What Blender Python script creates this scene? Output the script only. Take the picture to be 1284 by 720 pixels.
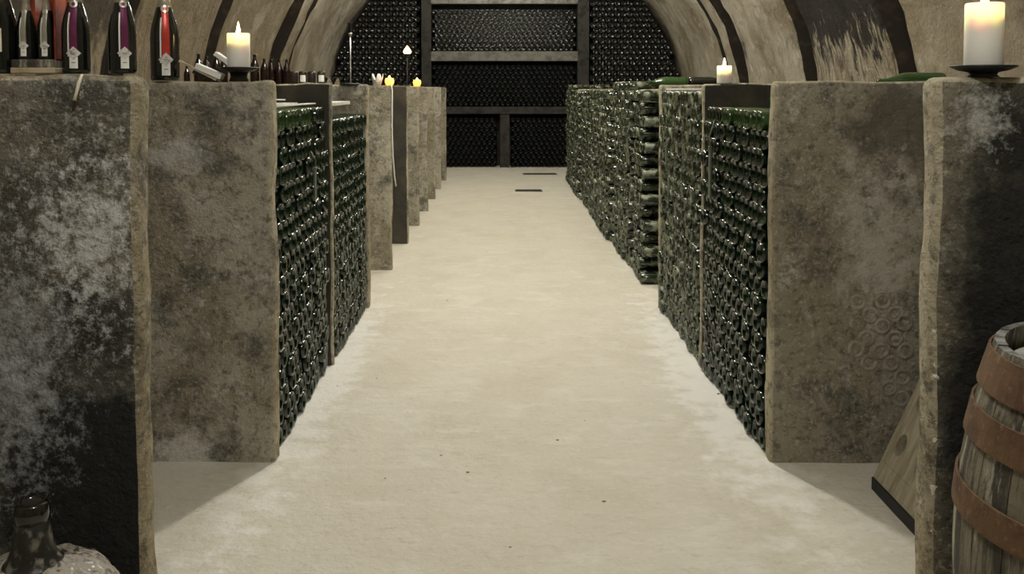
import bpy, bmesh, math, random
import numpy as np
from mathutils import Vector, Matrix, noise
for o in list(bpy.data.objects): bpy.data.objects.remove(o)
S = bpy.context.scene
COL = S.collection
PI = math.pi
random.seed(7)

# ------------------------------------------------------------------ camera
F = 1150.0
cam = bpy.data.objects.new('camera', bpy.data.cameras.new('camera'))
COL.objects.link(cam)
cam.data.sensor_width = 36.0
cam.data.lens = 36.0 * F / 1284
cam.data.shift_x = 13.0 / 1284
cam.data.shift_y = -194.0 / 1284
cam.data.clip_start = 0.02
cam.location = (0, 0, 1.5)
cam.rotation_euler = (PI / 2 - math.radians(2.7), 0, 0)
S.camera = cam

# ------------------------------------------------------------------ light, world, exposure
W = bpy.data.worlds.new('world'); S.world = W
W.use_nodes = True
W.node_tree.nodes['Background'].inputs[0].default_value = (0.02, 0.02, 0.022, 1)
S.view_settings.view_transform = 'Standard'
S.view_settings.look = 'None'
S.view_settings.exposure = 0.0
S.view_settings.gamma = 1.0
S.view_settings.use_curve_mapping = False
LAMPS = [(.9, 23.0, (1.0, .985, .95)), (5.9, 50.0, (1.0, .965, .87)), (9.4, 28.0, (1.0, .95, .82)), (13.0, 32.0, (1.0, .95, .82)), (16.5, 12.0, (1.0, .97, .90))]   # y of each unseen ceiling lamp, strength, colour; the nearest is an added fill
LAMP_Z = 4.05

# ------------------------------------------------------------------ helpers
def link(name, me, m=None, parent=None):
    o = bpy.data.objects.new(name, me)
    COL.objects.link(o)
    if m is not None and me is not None and not me.materials: me.materials.append(m)
    if parent is not None: o.parent = parent
    return o
def tag(o, label=None, cat=None, group=None, kind=None):
    if label: o['label'] = label
    if cat: o['category'] = cat
    if group: o['group'] = group
    if kind: o['kind'] = kind
    return o
def empty(name, loc=(0, 0, 0), rz=0.0):
    o = bpy.data.objects.new(name, None); COL.objects.link(o)
    o.location = loc; o.rotation_euler = (0, 0, rz); o.empty_display_size = .05
    return o
def mesh(name, vs, fs, smooth=False):
    me = bpy.data.meshes.new(name)
    me.from_pydata([tuple(v) for v in vs], [], fs)
    me.update()
    if smooth: me.polygons.foreach_set('use_smooth', [True] * len(me.polygons))
    return me
def bm_mesh(name, bm, smooth=False):
    bmesh.ops.recalc_face_normals(bm, faces=bm.faces)
    me = bpy.data.meshes.new(name); bm.to_mesh(me); bm.free()
    if smooth: me.polygons.foreach_set('use_smooth', [True] * len(me.polygons))
    return me
def box_me(name, x0, x1, y0, y1, z0, z1, bev=0.0):
    bm = bmesh.new()
    bmesh.ops.create_cube(bm, size=1)
    for v in bm.verts:
        v.co = Vector(((x0 + x1) / 2 + v.co.x * (x1 - x0), (y0 + y1) / 2 + v.co.y * (y1 - y0), (z0 + z1) / 2 + v.co.z * (z1 - z0)))
    if bev: bmesh.ops.bevel(bm, geom=list(bm.edges), offset=bev, segments=2, affect='EDGES', profile=.5)
    return bm_mesh(name, bm)
def lathe_data(prof, n):
    """profile (r, t): revolve about z; poles where r == 0"""
    vs, fs, rows = [], [], []
    for r, t in prof:
        if r < 1e-6: rows.append([len(vs)]); vs.append((0, 0, t))
        else:
            rows.append(list(range(len(vs), len(vs) + n)))
            vs += [(r * math.cos(2 * PI * k / n), r * math.sin(2 * PI * k / n), t) for k in range(n)]
    for a, b in zip(rows[:-1], rows[1:]):
        for k in range(n):
            k2 = (k + 1) % n
            if len(a) == 1 and len(b) == 1: continue
            if len(a) == 1: fs.append((a[0], b[k2], b[k]))
            elif len(b) == 1: fs.append((a[k], a[k2], b[0]))
            else: fs.append((a[k], a[k2], b[k2], b[k]))
    return vs, fs
def lathe(name, prof, n=24, smooth=True):
    vs, fs = lathe_data(prof, n)
    return mesh(name, vs, fs, smooth)
def tube(name, pts, r, n=6):
    vs, fs = [], []
    pts = [Vector(p) for p in pts]
    for i, p in enumerate(pts):
        d = (pts[min(i + 1, len(pts) - 1)] - pts[max(i - 1, 0)]).normalized()
        a = d.cross(Vector((0, 1, 0.01))).normalized(); b = d.cross(a)
        rr = r[i] if isinstance(r, (list, tuple)) else r
        vs += [p + (a * math.cos(2 * PI * k / n) + b * math.sin(2 * PI * k / n)) * rr for k in range(n)]
    for i in range(len(pts) - 1):
        for k in range(n):
            fs.append((i * n + k, i * n + (k + 1) % n, (i + 1) * n + (k + 1) % n, (i + 1) * n + k))
    fs.append(tuple(range(n - 1, -1, -1))); fs.append(tuple(range((len(pts) - 1) * n, len(pts) * n)))
    return mesh(name, vs, fs, True)

# ------------------------------------------------------------------ materials
def new_mat(name):
    m = bpy.data.materials.new(name); m.use_nodes = True
    nt = m.node_tree
    return m, nt, nt.nodes['Principled BSDF']
def sock(nt, v):
    return v
def simple(name, col, rough=.5, metal=0.0, spec=.5, bump=None, var=None, coat=0.0):
    m, nt, b = new_mat(name)
    b.inputs['Base Color'].default_value = (*col, 1)
    b.inputs['Roughness'].default_value = rough
    b.inputs['Metallic'].default_value = metal
    b.inputs['Specular IOR Level'].default_value = spec
    b.inputs['Coat Weight'].default_value = coat
    geo = nt.nodes.new('ShaderNodeNewGeometry')
    if var:
        col2, sc, lo, hi = var
        n = nt.nodes.new('ShaderNodeTexNoise'); n.inputs['Scale'].default_value = sc; n.inputs['Detail'].default_value = 6
        nt.links.new(geo.outputs['Position'], n.inputs['Vector'])
        mr = nt.nodes.new('ShaderNodeMapRange'); mr.inputs[1].default_value = lo; mr.inputs[2].default_value = hi
        nt.links.new(n.outputs[0], mr.inputs[0])
        mx = nt.nodes.new('ShaderNodeMix'); mx.data_type = 'RGBA'
        mx.inputs[6].default_value = (*col, 1); mx.inputs[7].default_value = (*col2, 1)
        nt.links.new(mr.outputs[0], mx.inputs[0]); nt.links.new(mx.outputs[2], b.inputs['Base Color'])
    if bump:
        sc, st = bump
        n = nt.nodes.new('ShaderNodeTexNoise'); n.inputs['Scale'].default_value = sc; n.inputs['Detail'].default_value = 5
        nt.links.new(geo.outputs['Position'], n.inputs['Vector'])
        bp = nt.nodes.new('ShaderNodeBump'); bp.inputs['Strength'].default_value = st; bp.inputs['Distance'].default_value = .02
        nt.links.new(n.outputs[0], bp.inputs['Height']); nt.links.new(bp.outputs[0], b.inputs['Normal'])
    return m
def layered(name, base, layers, rough=.9, bump=((60, .35, .01),), spec=.25):
    """base colour plus layers of patches. layer = dict(col, scale, lo, hi, amt, stretch=(sx,sy,sz), blob=(centre, radii), zr=(z0,z1))"""
    m, nt, b = new_mat(name)
    N, L = nt.nodes, nt.links
    b.inputs['Roughness'].default_value = rough
    b.inputs['Specular IOR Level'].default_value = spec
    geo = N.new('ShaderNodeNewGeometry')
    cur = None
    def math_(op, a, c=None, clamp=False):
        n = N.new('ShaderNodeMath'); n.operation = op; n.use_clamp = clamp
        for i, v in enumerate((a, c)):
            if v is None: continue
            if isinstance(v, (int, float)): n.inputs[i].default_value = v
            else: L.new(v, n.inputs[i])
        return n.outputs[0]
    def noise_(sc, stretch=(1, 1, 1), off=0.0, det=6, ro=.6):
        mp = N.new('ShaderNodeMapping'); mp.inputs['Scale'].default_value = stretch; mp.inputs['Location'].default_value = (off, off * 1.7, off * .6)
        L.new(geo.outputs['Position'], mp.inputs['Vector'])
        n = N.new('ShaderNodeTexNoise'); n.inputs['Scale'].default_value = sc; n.inputs['Detail'].default_value = det; n.inputs['Roughness'].default_value = ro
        L.new(mp.outputs[0], n.inputs['Vector'])
        return n.outputs[0]
    for i, d in enumerate(layers):
        nz = noise_(d.get('scale', 3), d.get('stretch', (1, 1, 1)), d.get('off', i * 3.1), 7, d.get('ro', .62))
        f = nz
        if 'blob' in d:
            c, r = d['blob']
            mp = N.new('ShaderNodeMapping')
            mp.vector_type = 'POINT'
            mp.inputs['Location'].default_value = tuple(-a / q for a, q in zip(c, r)); mp.inputs['Scale'].default_value = tuple(1 / q for q in r)
            L.new(geo.outputs['Position'], mp.inputs['Vector'])
            ln = N.new('ShaderNodeVectorMath'); ln.operation = 'LENGTH'; L.new(mp.outputs[0], ln.inputs[0])
            fall = math_('SUBTRACT', 1.0, ln.outputs['Value'])
            f = math_('ADD', math_('MULTIPLY', math_('SUBTRACT', nz, .5), d.get('nz', 1.6)), fall)
        mr = N.new('ShaderNodeMapRange'); mr.clamp = True
        mr.inputs[1].default_value = d['lo']; mr.inputs[2].default_value = d['hi']; mr.inputs[4].default_value = d.get('amt', 1.0)
        L.new(f, mr.inputs[0])
        mx = N.new('ShaderNodeMix'); mx.data_type = 'RGBA'
        L.new(mr.outputs[0], mx.inputs[0])
        if cur is None: mx.inputs[6].default_value = (*base, 1)
        else: L.new(cur, mx.inputs[6])
        mx.inputs[7].default_value = (*d['col'], 1)
        cur = mx.outputs[2]
    if cur is not None: L.new(cur, b.inputs['Base Color'])
    else: b.inputs['Base Color'].default_value = (*base, 1)
    prev = None
    for sc, st, dist in bump:
        bp = N.new('ShaderNodeBump'); bp.inputs['Strength'].default_value = st; bp.inputs['Distance'].default_value = dist
        L.new(noise_(sc, det=6, off=1.3), bp.inputs['Height'])
        if prev: L.new(prev, bp.inputs['Normal'])
        prev = bp.outputs[0]
    if prev: L.new(prev, b.inputs['Normal'])
    return m
def emit(name, col, st):
    m, nt, b = new_mat(name)
    b.inputs['Base Color'].default_value = (*col, 1)
    b.inputs['Emission Color'].default_value = (*col, 1)
    b.inputs['Emission Strength'].default_value = st
    return m

GREY = (.43, .405, .335); BROWN = (.285, .255, .19); BLACK = (.022, .024, .022); SALT = (.66, .66, .62)
def slab_mat(name, extra=(), base=GREY, brown=BROWN, salt=.6):
    ls = [dict(col=brown, scale=2.3, lo=.45, hi=.55),
          dict(col=(.085, .083, .07), scale=4.2, lo=.51, hi=.62, amt=.8, off=11, ro=.7),
          dict(col=SALT, scale=8, lo=.56, hi=.66, amt=salt, off=23, ro=.78),
          dict(col=(.08, .075, .055), scale=24, lo=.51, hi=.62, amt=.7, off=5, ro=.75),
          dict(col=(.56, .53, .44), scale=60, lo=.54, hi=.63, amt=.55, off=9, ro=.75)]
    return layered(name, base, ls + list(extra), bump=((16, .7, .035), (90, .7, .01)))
M = {}
M['slab'] = slab_mat('weathered concrete')
M['slab_edge'] = slab_mat('bare concrete edge', base=(.50, .45, .33), brown=(.34, .29, .19), salt=.4)  # aisle edges lightened in colour, as if lit from the aisle
M['slab_foot'] = slab_mat('concrete with a salted foot', [
    dict(col=(.70, .69, .64), scale=14, lo=.1, hi=.6, amt=.85, blob=((-1.27, 3.6, .03), (.17, 9, .13)), nz=2.5, ro=.75),
    dict(col=(.58, .58, .55), scale=12, lo=.2, hi=.7, amt=.6, blob=((-1.27, 3.6, 1.25), (.18, 9, .10)), nz=3.0, ro=.75, off=4)])
M['slab_pale'] = slab_mat('pale weathered concrete', base=(.42, .39, .31), brown=(.28, .25, .18), salt=.5)
M['slab_dark'] = layered('soot dark concrete', (.05, .047, .040), [dict(col=(.10, .085, .06), scale=5, lo=.45, hi=.7)], bump=((20, .4, .02),))  # shadow on the divider faces put into the colour
M['slab_salt'] = slab_mat('concrete with salt bloom', [
    dict(col=(.017, .019, .019), scale=4, lo=.0, hi=.40, amt=.97, blob=((-1.02, 2.255, .38), (.27, .06, .66)), nz=1.6),  # black mould, with the unlit look of the lower face painted in
    dict(col=(.66, .67, .67), scale=34, lo=.3, hi=1.1, amt=1.0, blob=((-1.02, 2.255, 1.14), (.24, .06, .34)), nz=5.0, off=7, ro=.8),
    dict(col=(.42, .45, .47), scale=26, lo=.15, hi=1.1, amt=.9, blob=((-1.20, 2.255, .78), (.17, .06, .36)), nz=5.0, off=3, ro=.8)], base=(.20, .185, .15), brown=(.10, .095, .08), salt=.35)
M['slab_imprint'] = slab_mat('concrete with bottle imprints', [
    dict(col=(.10, .088, .066), scale=5, lo=.1, hi=.5, amt=.75, blob=((1.60, 3.6, 1.38), (.28, 9, .26)), nz=2.0, off=2),
    dict(col=(.52, .50, .44), scale=12, lo=.2, hi=.9, amt=.75, blob=((1.50, 3.6, .90), (.24, 9, .42)), nz=4.0, off=7, ro=.75)], base=(.33, .30, .23))
M['slab_mould'] = slab_mat('concrete with black mould', [
    dict(col=BLACK, scale=4, lo=.0, hi=.45, amt=.95, blob=((1.29, 2.255, .80), (.24, .06, 1.0)), nz=1.4),
    dict(col=(.56, .56, .52), scale=24, lo=.2, hi=1.0, amt=.9, blob=((1.18, 2.255, 1.43), (.10, .06, .12)), nz=4.0, ro=.78)], base=(.24, .22, .165), brown=(.15, .13, .09), salt=.4)
M['floor'] = layered('cellar cement floor', (.66, .635, .55), [
    dict(col=(.58, .545, .445), scale=2.4, lo=.44, hi=.66, stretch=(1, .7, 1), amt=.6),
    dict(col=(.74, .725, .665), scale=6, lo=.52, hi=.70, amt=.7, off=4, stretch=(.7, 1.3, 1)),
    dict(col=(.44, .41, .33), scale=26, lo=.54, hi=.70, amt=.5, off=9, stretch=(.6, 1.6, 1), ro=.75),
    dict(col=(.78, .76, .69), scale=50, lo=.54, hi=.68, amt=.6, off=31, stretch=(.6, 1.4, 1), ro=.75),
    dict(col=(.82, .815, .78), scale=9, lo=.1, hi=.7, amt=.8, blob=((1.04, 4.6, 0), (.26, 2.2, 9)), nz=3.0, off=17),
    dict(col=(.82, .815, .78), scale=9, lo=.1, hi=.7, amt=.7, blob=((-.9, 4.6, 0), (.20, 2.4, 9)), nz=3.0, off=13),
    dict(col=(.25, .23, .19), scale=60, lo=.68, hi=.76, amt=.5, off=2)], rough=.8, bump=((9, .6, .035), (45, .6, .012)))
M['bay_floor'] = layered('bay cement floor', (.36, .325, .275), [
    dict(col=(.25, .225, .18), scale=3, lo=.45, hi=.65), dict(col=(.45, .42, .37), scale=9, lo=.55, hi=.72, amt=.7, off=5)], bump=((7, .3, .03), (50, .3, .008)))
def vault_mat(name, base, dark, extra=()):
    return layered(name, base, [
        dict(col=(.25, .21, .14), scale=1.3, lo=.44, hi=.62, stretch=(1, .9, .5)),
        dict(col=dark, scale=1.9, lo=.55, hi=.66, amt=.85, stretch=(1, 1.1, .75), off=6, ro=.7),
        dict(col=(.66, .62, .51), scale=5, lo=.56, hi=.72, amt=.7, off=15),
        dict(col=(.12, .10, .07), scale=14, lo=.56, hi=.68, amt=.55, stretch=(1, 1.5, .5), off=8, ro=.7),
        dict(col=(.62, .57, .46), scale=60, lo=.56, hi=.70, amt=.5, off=18)] + [dict(col=(.19, .15, .095), scale=2.2, lo=.0, hi=.6, amt=.88, blob=((-3.3, 8.5, 2.2), (1.6, 7.5, 1.7)), nz=1.6, off=40),
        dict(col=(.045, .036, .026), scale=3.0, lo=.1, hi=.4, amt=.92, blob=((-3.2, 6.9, 2.2), (1.2, 1.3, .9)), nz=2.4, off=44, stretch=(1, 1.3, .6)),
        dict(col=(.20, .165, .11), scale=2.2, lo=.0, hi=.5, amt=.8, blob=((3.4, 6.0, 2.0), (1.6, 2.1, 1.6)), nz=1.3, off=50)] + list(extra), bump=((4, .8, .07), (30, .7, .02)))
M['vault'] = vault_mat('vault plaster', (.46, .42, .33), (.09, .075, .055))
M['vault_soot'] = vault_mat('sooty vault plaster', (.50, .46, .37), (.05, .045, .038), [
    dict(col=(.13, .10, .065), scale=14, lo=.52, hi=.58, amt=.85, stretch=(1, 3.2, .12), off=21),
    dict(col=(.022, .020, .017), scale=6, lo=.05, hi=.25, amt=.97, blob=((3.2, 9.1, 2.62), (1.6, 2.6, .86)), nz=2.6, stretch=(1, 1.8, .5), off=5, ro=.7)])
M['joint'] = layered('sooty joint', (.035, .028, .022), [dict(col=(.08, .06, .04), scale=6, lo=.5, hi=.7)], bump=((20, .4, .02),))  # recess shade of the vault joints put into the colour
M['back'] = layered('dark cellar wall', (.03, .03, .028), [dict(col=(.06, .055, .045), scale=4, lo=.5, hi=.7)])
M['rack'] = layered('grey rack timber', (.20, .195, .17), [dict(col=(.10, .095, .08), scale=9, lo=.45, hi=.65), dict(col=(.30, .29, .26), scale=25, lo=.58, hi=.7, amt=.6, off=4)], bump=((40, .3, .01),))
def glass_mat(name, col, rough, dust=None):
    m, nt, b = new_mat(name)
    N, L = nt.nodes, nt.links
    b.inputs['Base Color'].default_value = (*col, 1)
    b.inputs['Roughness'].default_value = rough
    b.inputs['Specular IOR Level'].default_value = .68
    b.inputs['IOR'].default_value = 1.52
    b.inputs['Coat Weight'].default_value = 0
    b.inputs['Coat Roughness'].default_value = .08
    if dust:
        geo = N.new('ShaderNodeNewGeometry')
        n = N.new('ShaderNodeTexNoise'); n.inputs['Scale'].default_value = dust[4] if len(dust) > 4 else 16; n.inputs['Detail'].default_value = 6
        L.new(geo.outputs['Position'], n.inputs['Vector'])
        mr = N.new('ShaderNodeMapRange'); mr.inputs[1].default_value = dust[1]; mr.inputs[2].default_value = dust[2]; mr.inputs[4].default_value = dust[3]
        L.new(n.outputs[0], mr.inputs[0])
        mx = N.new('ShaderNodeMix'); mx.data_type = 'RGBA'
        mx.inputs[6].default_value = (*col, 1); mx.inputs[7].default_value = (*dust[0], 1)
        L.new(mr.outputs[0], mx.inputs[0]); L.new(mx.outputs[2], b.inputs['Base Color'])
        mr2 = N.new('ShaderNodeMapRange'); mr2.inputs[1].default_value = 0; mr2.inputs[2].default_value = 1; mr2.inputs[3].default_value = rough; mr2.inputs[4].default_value = .7
        mr2.inputs[4].default_value = .85; L.new(mr.outputs[0], mr2.inputs[0]); L.new(mr2.outputs[0], b.inputs['Roughness'])
    return m
M['glass'] = glass_mat('dark green bottle glass', (.004, .014, .005), .12)
M['glass_top'] = glass_mat('bright green bottle glass', (.020, .050, .010), .12)  # top row: light coming through the glass put into the colour
M['glass_green'] = glass_mat('green bottle glass', (.03, .075, .018), .12)
M['glass_dusty'] = glass_mat('dusty green bottle glass', (.012, .022, .009), .12, ((.30, .33, .22), .48, .72, .85))
M['glass_black'] = glass_mat('black bottle glass', (.006, .008, .006), .1)
M['glass_back'] = glass_mat('back rack bottle glass', (.003, .004, .0035), .12)
M['glass_back_dull'] = simple('dusty black rack glass', (.004, .005, .004), .3, spec=.14)  # rougher, less shiny glass for the lower rack compartments
M['rack_dark'] = layered('blackened rack timber', (.05, .05, .043), [dict(col=(.02, .02, .018), scale=9, lo=.45, hi=.65)], bump=((40, .3, .01),))  # dimness of the posts and lower shelf painted into the timber
M['demijohn'] = glass_mat('dust crusted demijohn glass', (.03, .03, .026), .35, ((.33, .295, .245), .40, .50, 1.0, 75))
M['wax'] = None
def wax():
    m, nt, b = new_mat('candle wax')
    b.inputs['Base Color'].default_value = (.93, .91, .86, 1); b.inputs['Roughness'].default_value = .45
    b.inputs['Subsurface Weight'].default_value = 1.0
    b.inputs['Subsurface Radius'].default_value = (1.0, .8, .6)
    b.inputs['Subsurface Scale'].default_value = .022
    return m
M['wax'] = wax()
M['flame'] = emit('candle flame', (1.0, .62, .22), 30)
M['flame_far'] = emit('distant candle flame', (1.0, .46, .12), 14)
M['wick'] = simple('wick', (.02, .015, .01), .9)
M['black_iron'] = simple('black iron', (.015, .015, .015), .5, .3)
M['steel'] = simple('steel', (.42, .42, .40), .3, .9)
M['white'] = simple('white paper', (.82, .82, .78), .8)
M['cream'] = simple('cream paper', (.72, .68, .50), .8)
M['purple'] = simple('purple foil sash', (.16, .03, .09), .3, .3)
M['red'] = simple('red foil sash', (.52, .05, .035), .3, .2)
M['orange'] = simple('red orange card', (.50, .09, .03), .45, var=((.12, .02, .012), 9, .45, .6))
M['silver'] = simple('silver foil', (.62, .60, .52), .3, .8)
M['label'] = simple('off white label', (.66, .64, .60), .6, var=((.35, .33, .30), 90, .52, .6))
M['ink'] = simple('grey print', (.16, .15, .14), .7)
M['lath'] = simple('limewashed lath', (.62, .63, .56), .8, var=((.40, .41, .34), 20, .5, .7))
M['wood'] = layered('grey riddling board', (.42, .38, .29), [dict(col=(.26, .23, .16), scale=9, lo=.42, hi=.62, stretch=(1, 3, .3)), dict(col=(.55, .52, .42), scale=20, lo=.56, hi=.7, amt=.6, stretch=(1, 3, .3), off=3)], bump=((60, .3, .006),))
M['pine'] = simple('pale pine', (.50, .43, .30), .7, var=((.36, .29, .18), 18, .45, .65))
M['rust'] = layered('rusty iron hoop', (.14, .082, .044), [dict(col=(.075, .042, .026), scale=14, lo=.45, hi=.65), dict(col=(.25, .155, .095), scale=50, lo=.55, hi=.7, amt=.7, off=4)], rough=.75, bump=((120, .4, .004),))
M['stave'] = layered('weathered oak stave', (.19, .17, .125), [
    dict(col=(.06, .056, .045), scale=6, lo=.46, hi=.56, stretch=(3, 3, .35)),
    dict(col=(.46, .44, .36), scale=9, lo=.55, hi=.64, amt=.85, stretch=(2.5, 2.5, .3), off=5, ro=.7),
    dict(col=(.05, .047, .038), scale=34, lo=.54, hi=.62, amt=.7, stretch=(2, 2, .25), off=12)], rough=.8, bump=((30, .6, .014),))
M['stave_end'] = layered('grey stave end', (.30, .30, .29), [dict(col=(.12, .12, .12), scale=30, lo=.42, hi=.62)], bump=((80, .4, .006),))
M['clear'] = None
def clear():
    m, nt, b = new_mat('clear glass')
    b.inputs['Base Color'].default_value = (.95, .97, .95, 1); b.inputs['Roughness'].default_value = .03; b.inputs['Transmission Weight'].default_value = 1.0; b.inputs['IOR'].default_value = 1.3
    return m
M['clear'] = clear()

# ------------------------------------------------------------------ the setting: floor, walls, vault
XL, XR = -.91, 1.077               # aisle edges of the partitions
VC, VZ, VR = .08, 1.03, 3.46       # vault centre x, centre z, radius
Y0, YB = -4.0, 18.2
WX = VR * math.cos(math.asin((1.35 - VZ) / VR))
def strip_floor():
    nx, ny = 110, 320
    X0, X1 = VC - WX - .1, VC + WX + .1
    vs, fs = [], []
    for j in range(ny + 1):
        y = Y0 + (YB - Y0) * j / ny
        for i in range(nx + 1):
            x = X0 + (X1 - X0) * i / nx
            z = .006 * noise.noise(Vector((x * 1.3, y * 1.3, 0))) + .002 * noise.noise(Vector((x * 7, y * 7, 5)))
            vs.append((x, y, z))
    for j in range(ny):
        for i in range(nx):
            a = j * (nx + 1) + i
            fs.append((a, a + 1, a + nx + 2, a + nx + 1))
    b0 = len(vs)
    vs += [(X0, Y0, -.1), (X1, Y0, -.1), (X1, YB, -.1), (X0, YB, -.1)]; fs.append((b0 + 3, b0 + 2, b0 + 1, b0))
    return mesh('floor', vs, fs, True)
o = link('floor', strip_floor(), M['floor'])
tag(o, 'pale beige worn cement floor of the cellar aisle and bays', 'floor', kind='structure')
for nm, x0, x1, lab in (('wall_left', VC - WX - .3, VC - WX, 'low cellar wall behind the bays with the dark champagne bottles'), ('wall_right', VC + WX, VC + WX + .3, 'low cellar wall behind the bays stacked with green bottles')):
    tag(link(nm, box_me(nm, x0, x1, Y0, YB, -.02, 1.36), M['vault']), lab, 'wall', kind='structure')
tag(link('wall_back', box_me('wall_back', VC - WX - .3, VC + WX + .3, YB - .15, YB + .15, -.02, 4.8), M['back']), 'dark cellar end wall behind the bottle rack', 'wall', kind='structure')
tag(link('wall_front', box_me('wall_front', VC - WX - .3, VC + WX + .3, Y0 - .15, Y0, -.02, 4.8), M['vault']), 'plastered cellar wall at the entrance end of the aisle', 'wall', kind='structure')
ceil = empty('ceiling'); tag(ceil, 'plastered barrel vault of wide bands parted by dark joints', 'vault', kind='structure')
def arc_band(name, y0, y1, r, th, m, rough, seed):
    a0 = math.asin((1.30 - VZ) / VR)
    na, ny = 72, max(3, int((y1 - y0) / .09))
    vs, fs = [], []
    ys = [y0] + [y0 + .02] + [y0 + (y1 - y0) * j / ny for j in range(1, ny)] + [y1 - .02] + [y1]
    nyy = len(ys) + 2
    for i in range(na + 1):
        a = a0 + (PI - 2 * a0) * i / na
        row = [(y0, r + th)] + [(y, r + (.02 if k in (0, len(ys) - 1) else 0)) for k, y in enumerate(ys)] + [(y1, r + th)]
        for k, (y, rr) in enumerate(row):
            p = Vector((math.cos(a) * r, y, math.sin(a) * r))
            if 0 < k < len(row) - 1:
                rr += rough * (noise.noise(p * 1.1 + Vector((seed, 0, 0))) + .5 * noise.noise(p * 4.0) + .2 * noise.noise(p * 11))
                if k in (1, 2, len(row) - 3, len(row) - 2):
                    y += .025 * noise.noise(Vector((a * 7, seed, 2))) + .012 * noise.noise(Vector((a * 30, seed, 2)))
            vs.append((VC + math.cos(a) * rr, y, VZ + math.sin(a) * rr))
    for i in range(na):
        for k in range(nyy - 1):
            q = i * nyy + k
            fs.append((q, q + 1, q + nyy + 1, q + nyy))
    me = mesh(name, vs, fs, True)
    o = link(name, me, m, ceil); me.materials.append(M['joint'])
    for q, p in enumerate(me.polygons):
        if q % (nyy - 1) in (0, nyy - 2): p.material_index = 1; p.use_smooth = False
    return o
bands = [(Y0, 2.3), (2.72, 4.9), (5.3, 7.68), (8.16, 10.1), (10.55, 13.0), (13.62, 14.02), (14.32, YB)]
for i, (a, b) in enumerate(bands):
    arc_band('vault_band', a, b, VR, .3, M['vault_soot'] if i == 3 else M['vault'], .05, i * 4.7)
arc_band('vault_joint', Y0, YB, VR + .20, .05, M['joint'], 0, 99)

# ------------------------------------------------------------------ partitions
SY = [2.255, 3.62, 4.905, 6.22, 7.53, 8.83, 10.0, 11.2, 12.45, 13.7, 15.0]
TH = .088
def slab_me(name, side, y, th, top, seed, m, xface=None, rad=.02, amp=.008):
    """loft of rounded cross-sections; side -1 left bays, +1 right bays"""
    xa = abs(XL) if side < 0 else XR
    if xface: xa = xface
    xo = (abs(VC - WX) if side < 0 else VC + WX) + .05
    n = 34
    prof = []
    for k in range(n + 1): prof.append((xo + (xa + rad - xo) * (k / n) ** .8, -th / 2, 0, -1))
    for k in range(1, 4):
        t = k / 4 * PI / 2; prof.append((xa + rad - rad * math.sin(t), -th / 2 + rad - rad * math.cos(t), 0, 0))
    prof += [(xa, -th / 2 + rad, -1, 0), (xa, th / 2 - rad, -1, 0)]
    for k in range(1, 4):
        t = k / 4 * PI / 2; prof.append((xa + rad - rad * math.cos(t), th / 2 - rad + rad * math.sin(t), 0, 0))
    for k in range(n + 1): prof.append((xa + rad + (xo - xa - rad) * (k / n) ** 1.25, th / 2, 0, 1))
    zs = [(-.015 + (top + .015 - rad) * j / 46, 0) for j in range(47)] + [(top - rad + rad * math.sin(t), rad * (1 - math.cos(t))) for t in (PI / 6, PI / 3, PI / 2.2)]
    vs, fs = [], []
    P = len(prof)
    for z, ins in zs:
        for (x, yy, nx, ny) in prof:
            yy2 = yy * (1 - ins / (th / 2) * .9) if ins else yy
            x2 = x + ins if x < xa + rad * 1.5 else x
            q = Vector((side * x, y + yy, z))
            d = amp * (noise.noise(q * 3 + Vector((seed, 0, 0))) + .35 * noise.noise(q * 14 + Vector((0, seed, 0))))
            edge = 1.0 if x < xa + rad * 1.5 else 0.0
            zz = z + (amp * .9 * noise.noise(Vector((x * 5, seed, 0))) + amp * .5 * noise.noise(Vector((x * 16, seed, 0))) if z > top - rad * 1.01 else 0)
            vs.append((side * (x2 + edge * d * 1.3), y + yy2 + (1 if yy < 0 else -1) * d * .6, zz))
    R = len(zs)
    for j in range(R - 1):
        for k in range(P):
            a, b = j * P + k, j * P + (k + 1) % P
            fs.append((a, b, b + P, a + P) if side > 0 else (b, a, a + P, b + P))
    t0 = (R - 1) * P
    half = P // 2
    for k in range(half - 1):           # top: strips between front and back halves
        a, b, c, d = t0 + k, t0 + k + 1, t0 + P - 2 - k, t0 + P - 1 - k
        if b == c: fs.append((a, b, d))
        else: fs.append((a, b, c, d) if side > 0 else (d, c, b, a))
    me = mesh(name, vs, fs, True)
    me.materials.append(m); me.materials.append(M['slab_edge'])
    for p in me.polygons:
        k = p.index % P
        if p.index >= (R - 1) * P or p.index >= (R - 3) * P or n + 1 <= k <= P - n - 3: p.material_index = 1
    return me
TOP = 1.53
lab_l = ['broad concrete partition with white salt bloom and a blackened foot, carrying the labelled bottles',
         'grey brown concrete partition carrying the tall lit candle on a black dish, beside the first stack',
         'soot dark concrete partition between the two stacks under white laths',
         'brown concrete partition carrying the clear tumblers and the tall candlestick',
         'concrete partition with a white cord hanging down its edge',
         'dark concrete partition just behind the one with the hanging cord',
         'brown concrete partition carrying the small iron stand with a flame',
         'narrow strip of concrete partition behind the one with the iron stand',
         'thin grey concrete partition third behind the iron flame stand',
         'thin grey concrete partition fourth behind the iron flame stand',
         'pale edged concrete partition closest to the end wall, across from the green stacks']
lab_r = ['concrete partition with a blackened face behind the barrel, carrying the tall candle in a wide dish',
         'brown concrete partition marked with round bottle imprints',
         'soot dark concrete partition carrying the short glowing candle',
         'pale concrete partition closing the narrow stack behind the short candle']
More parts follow.
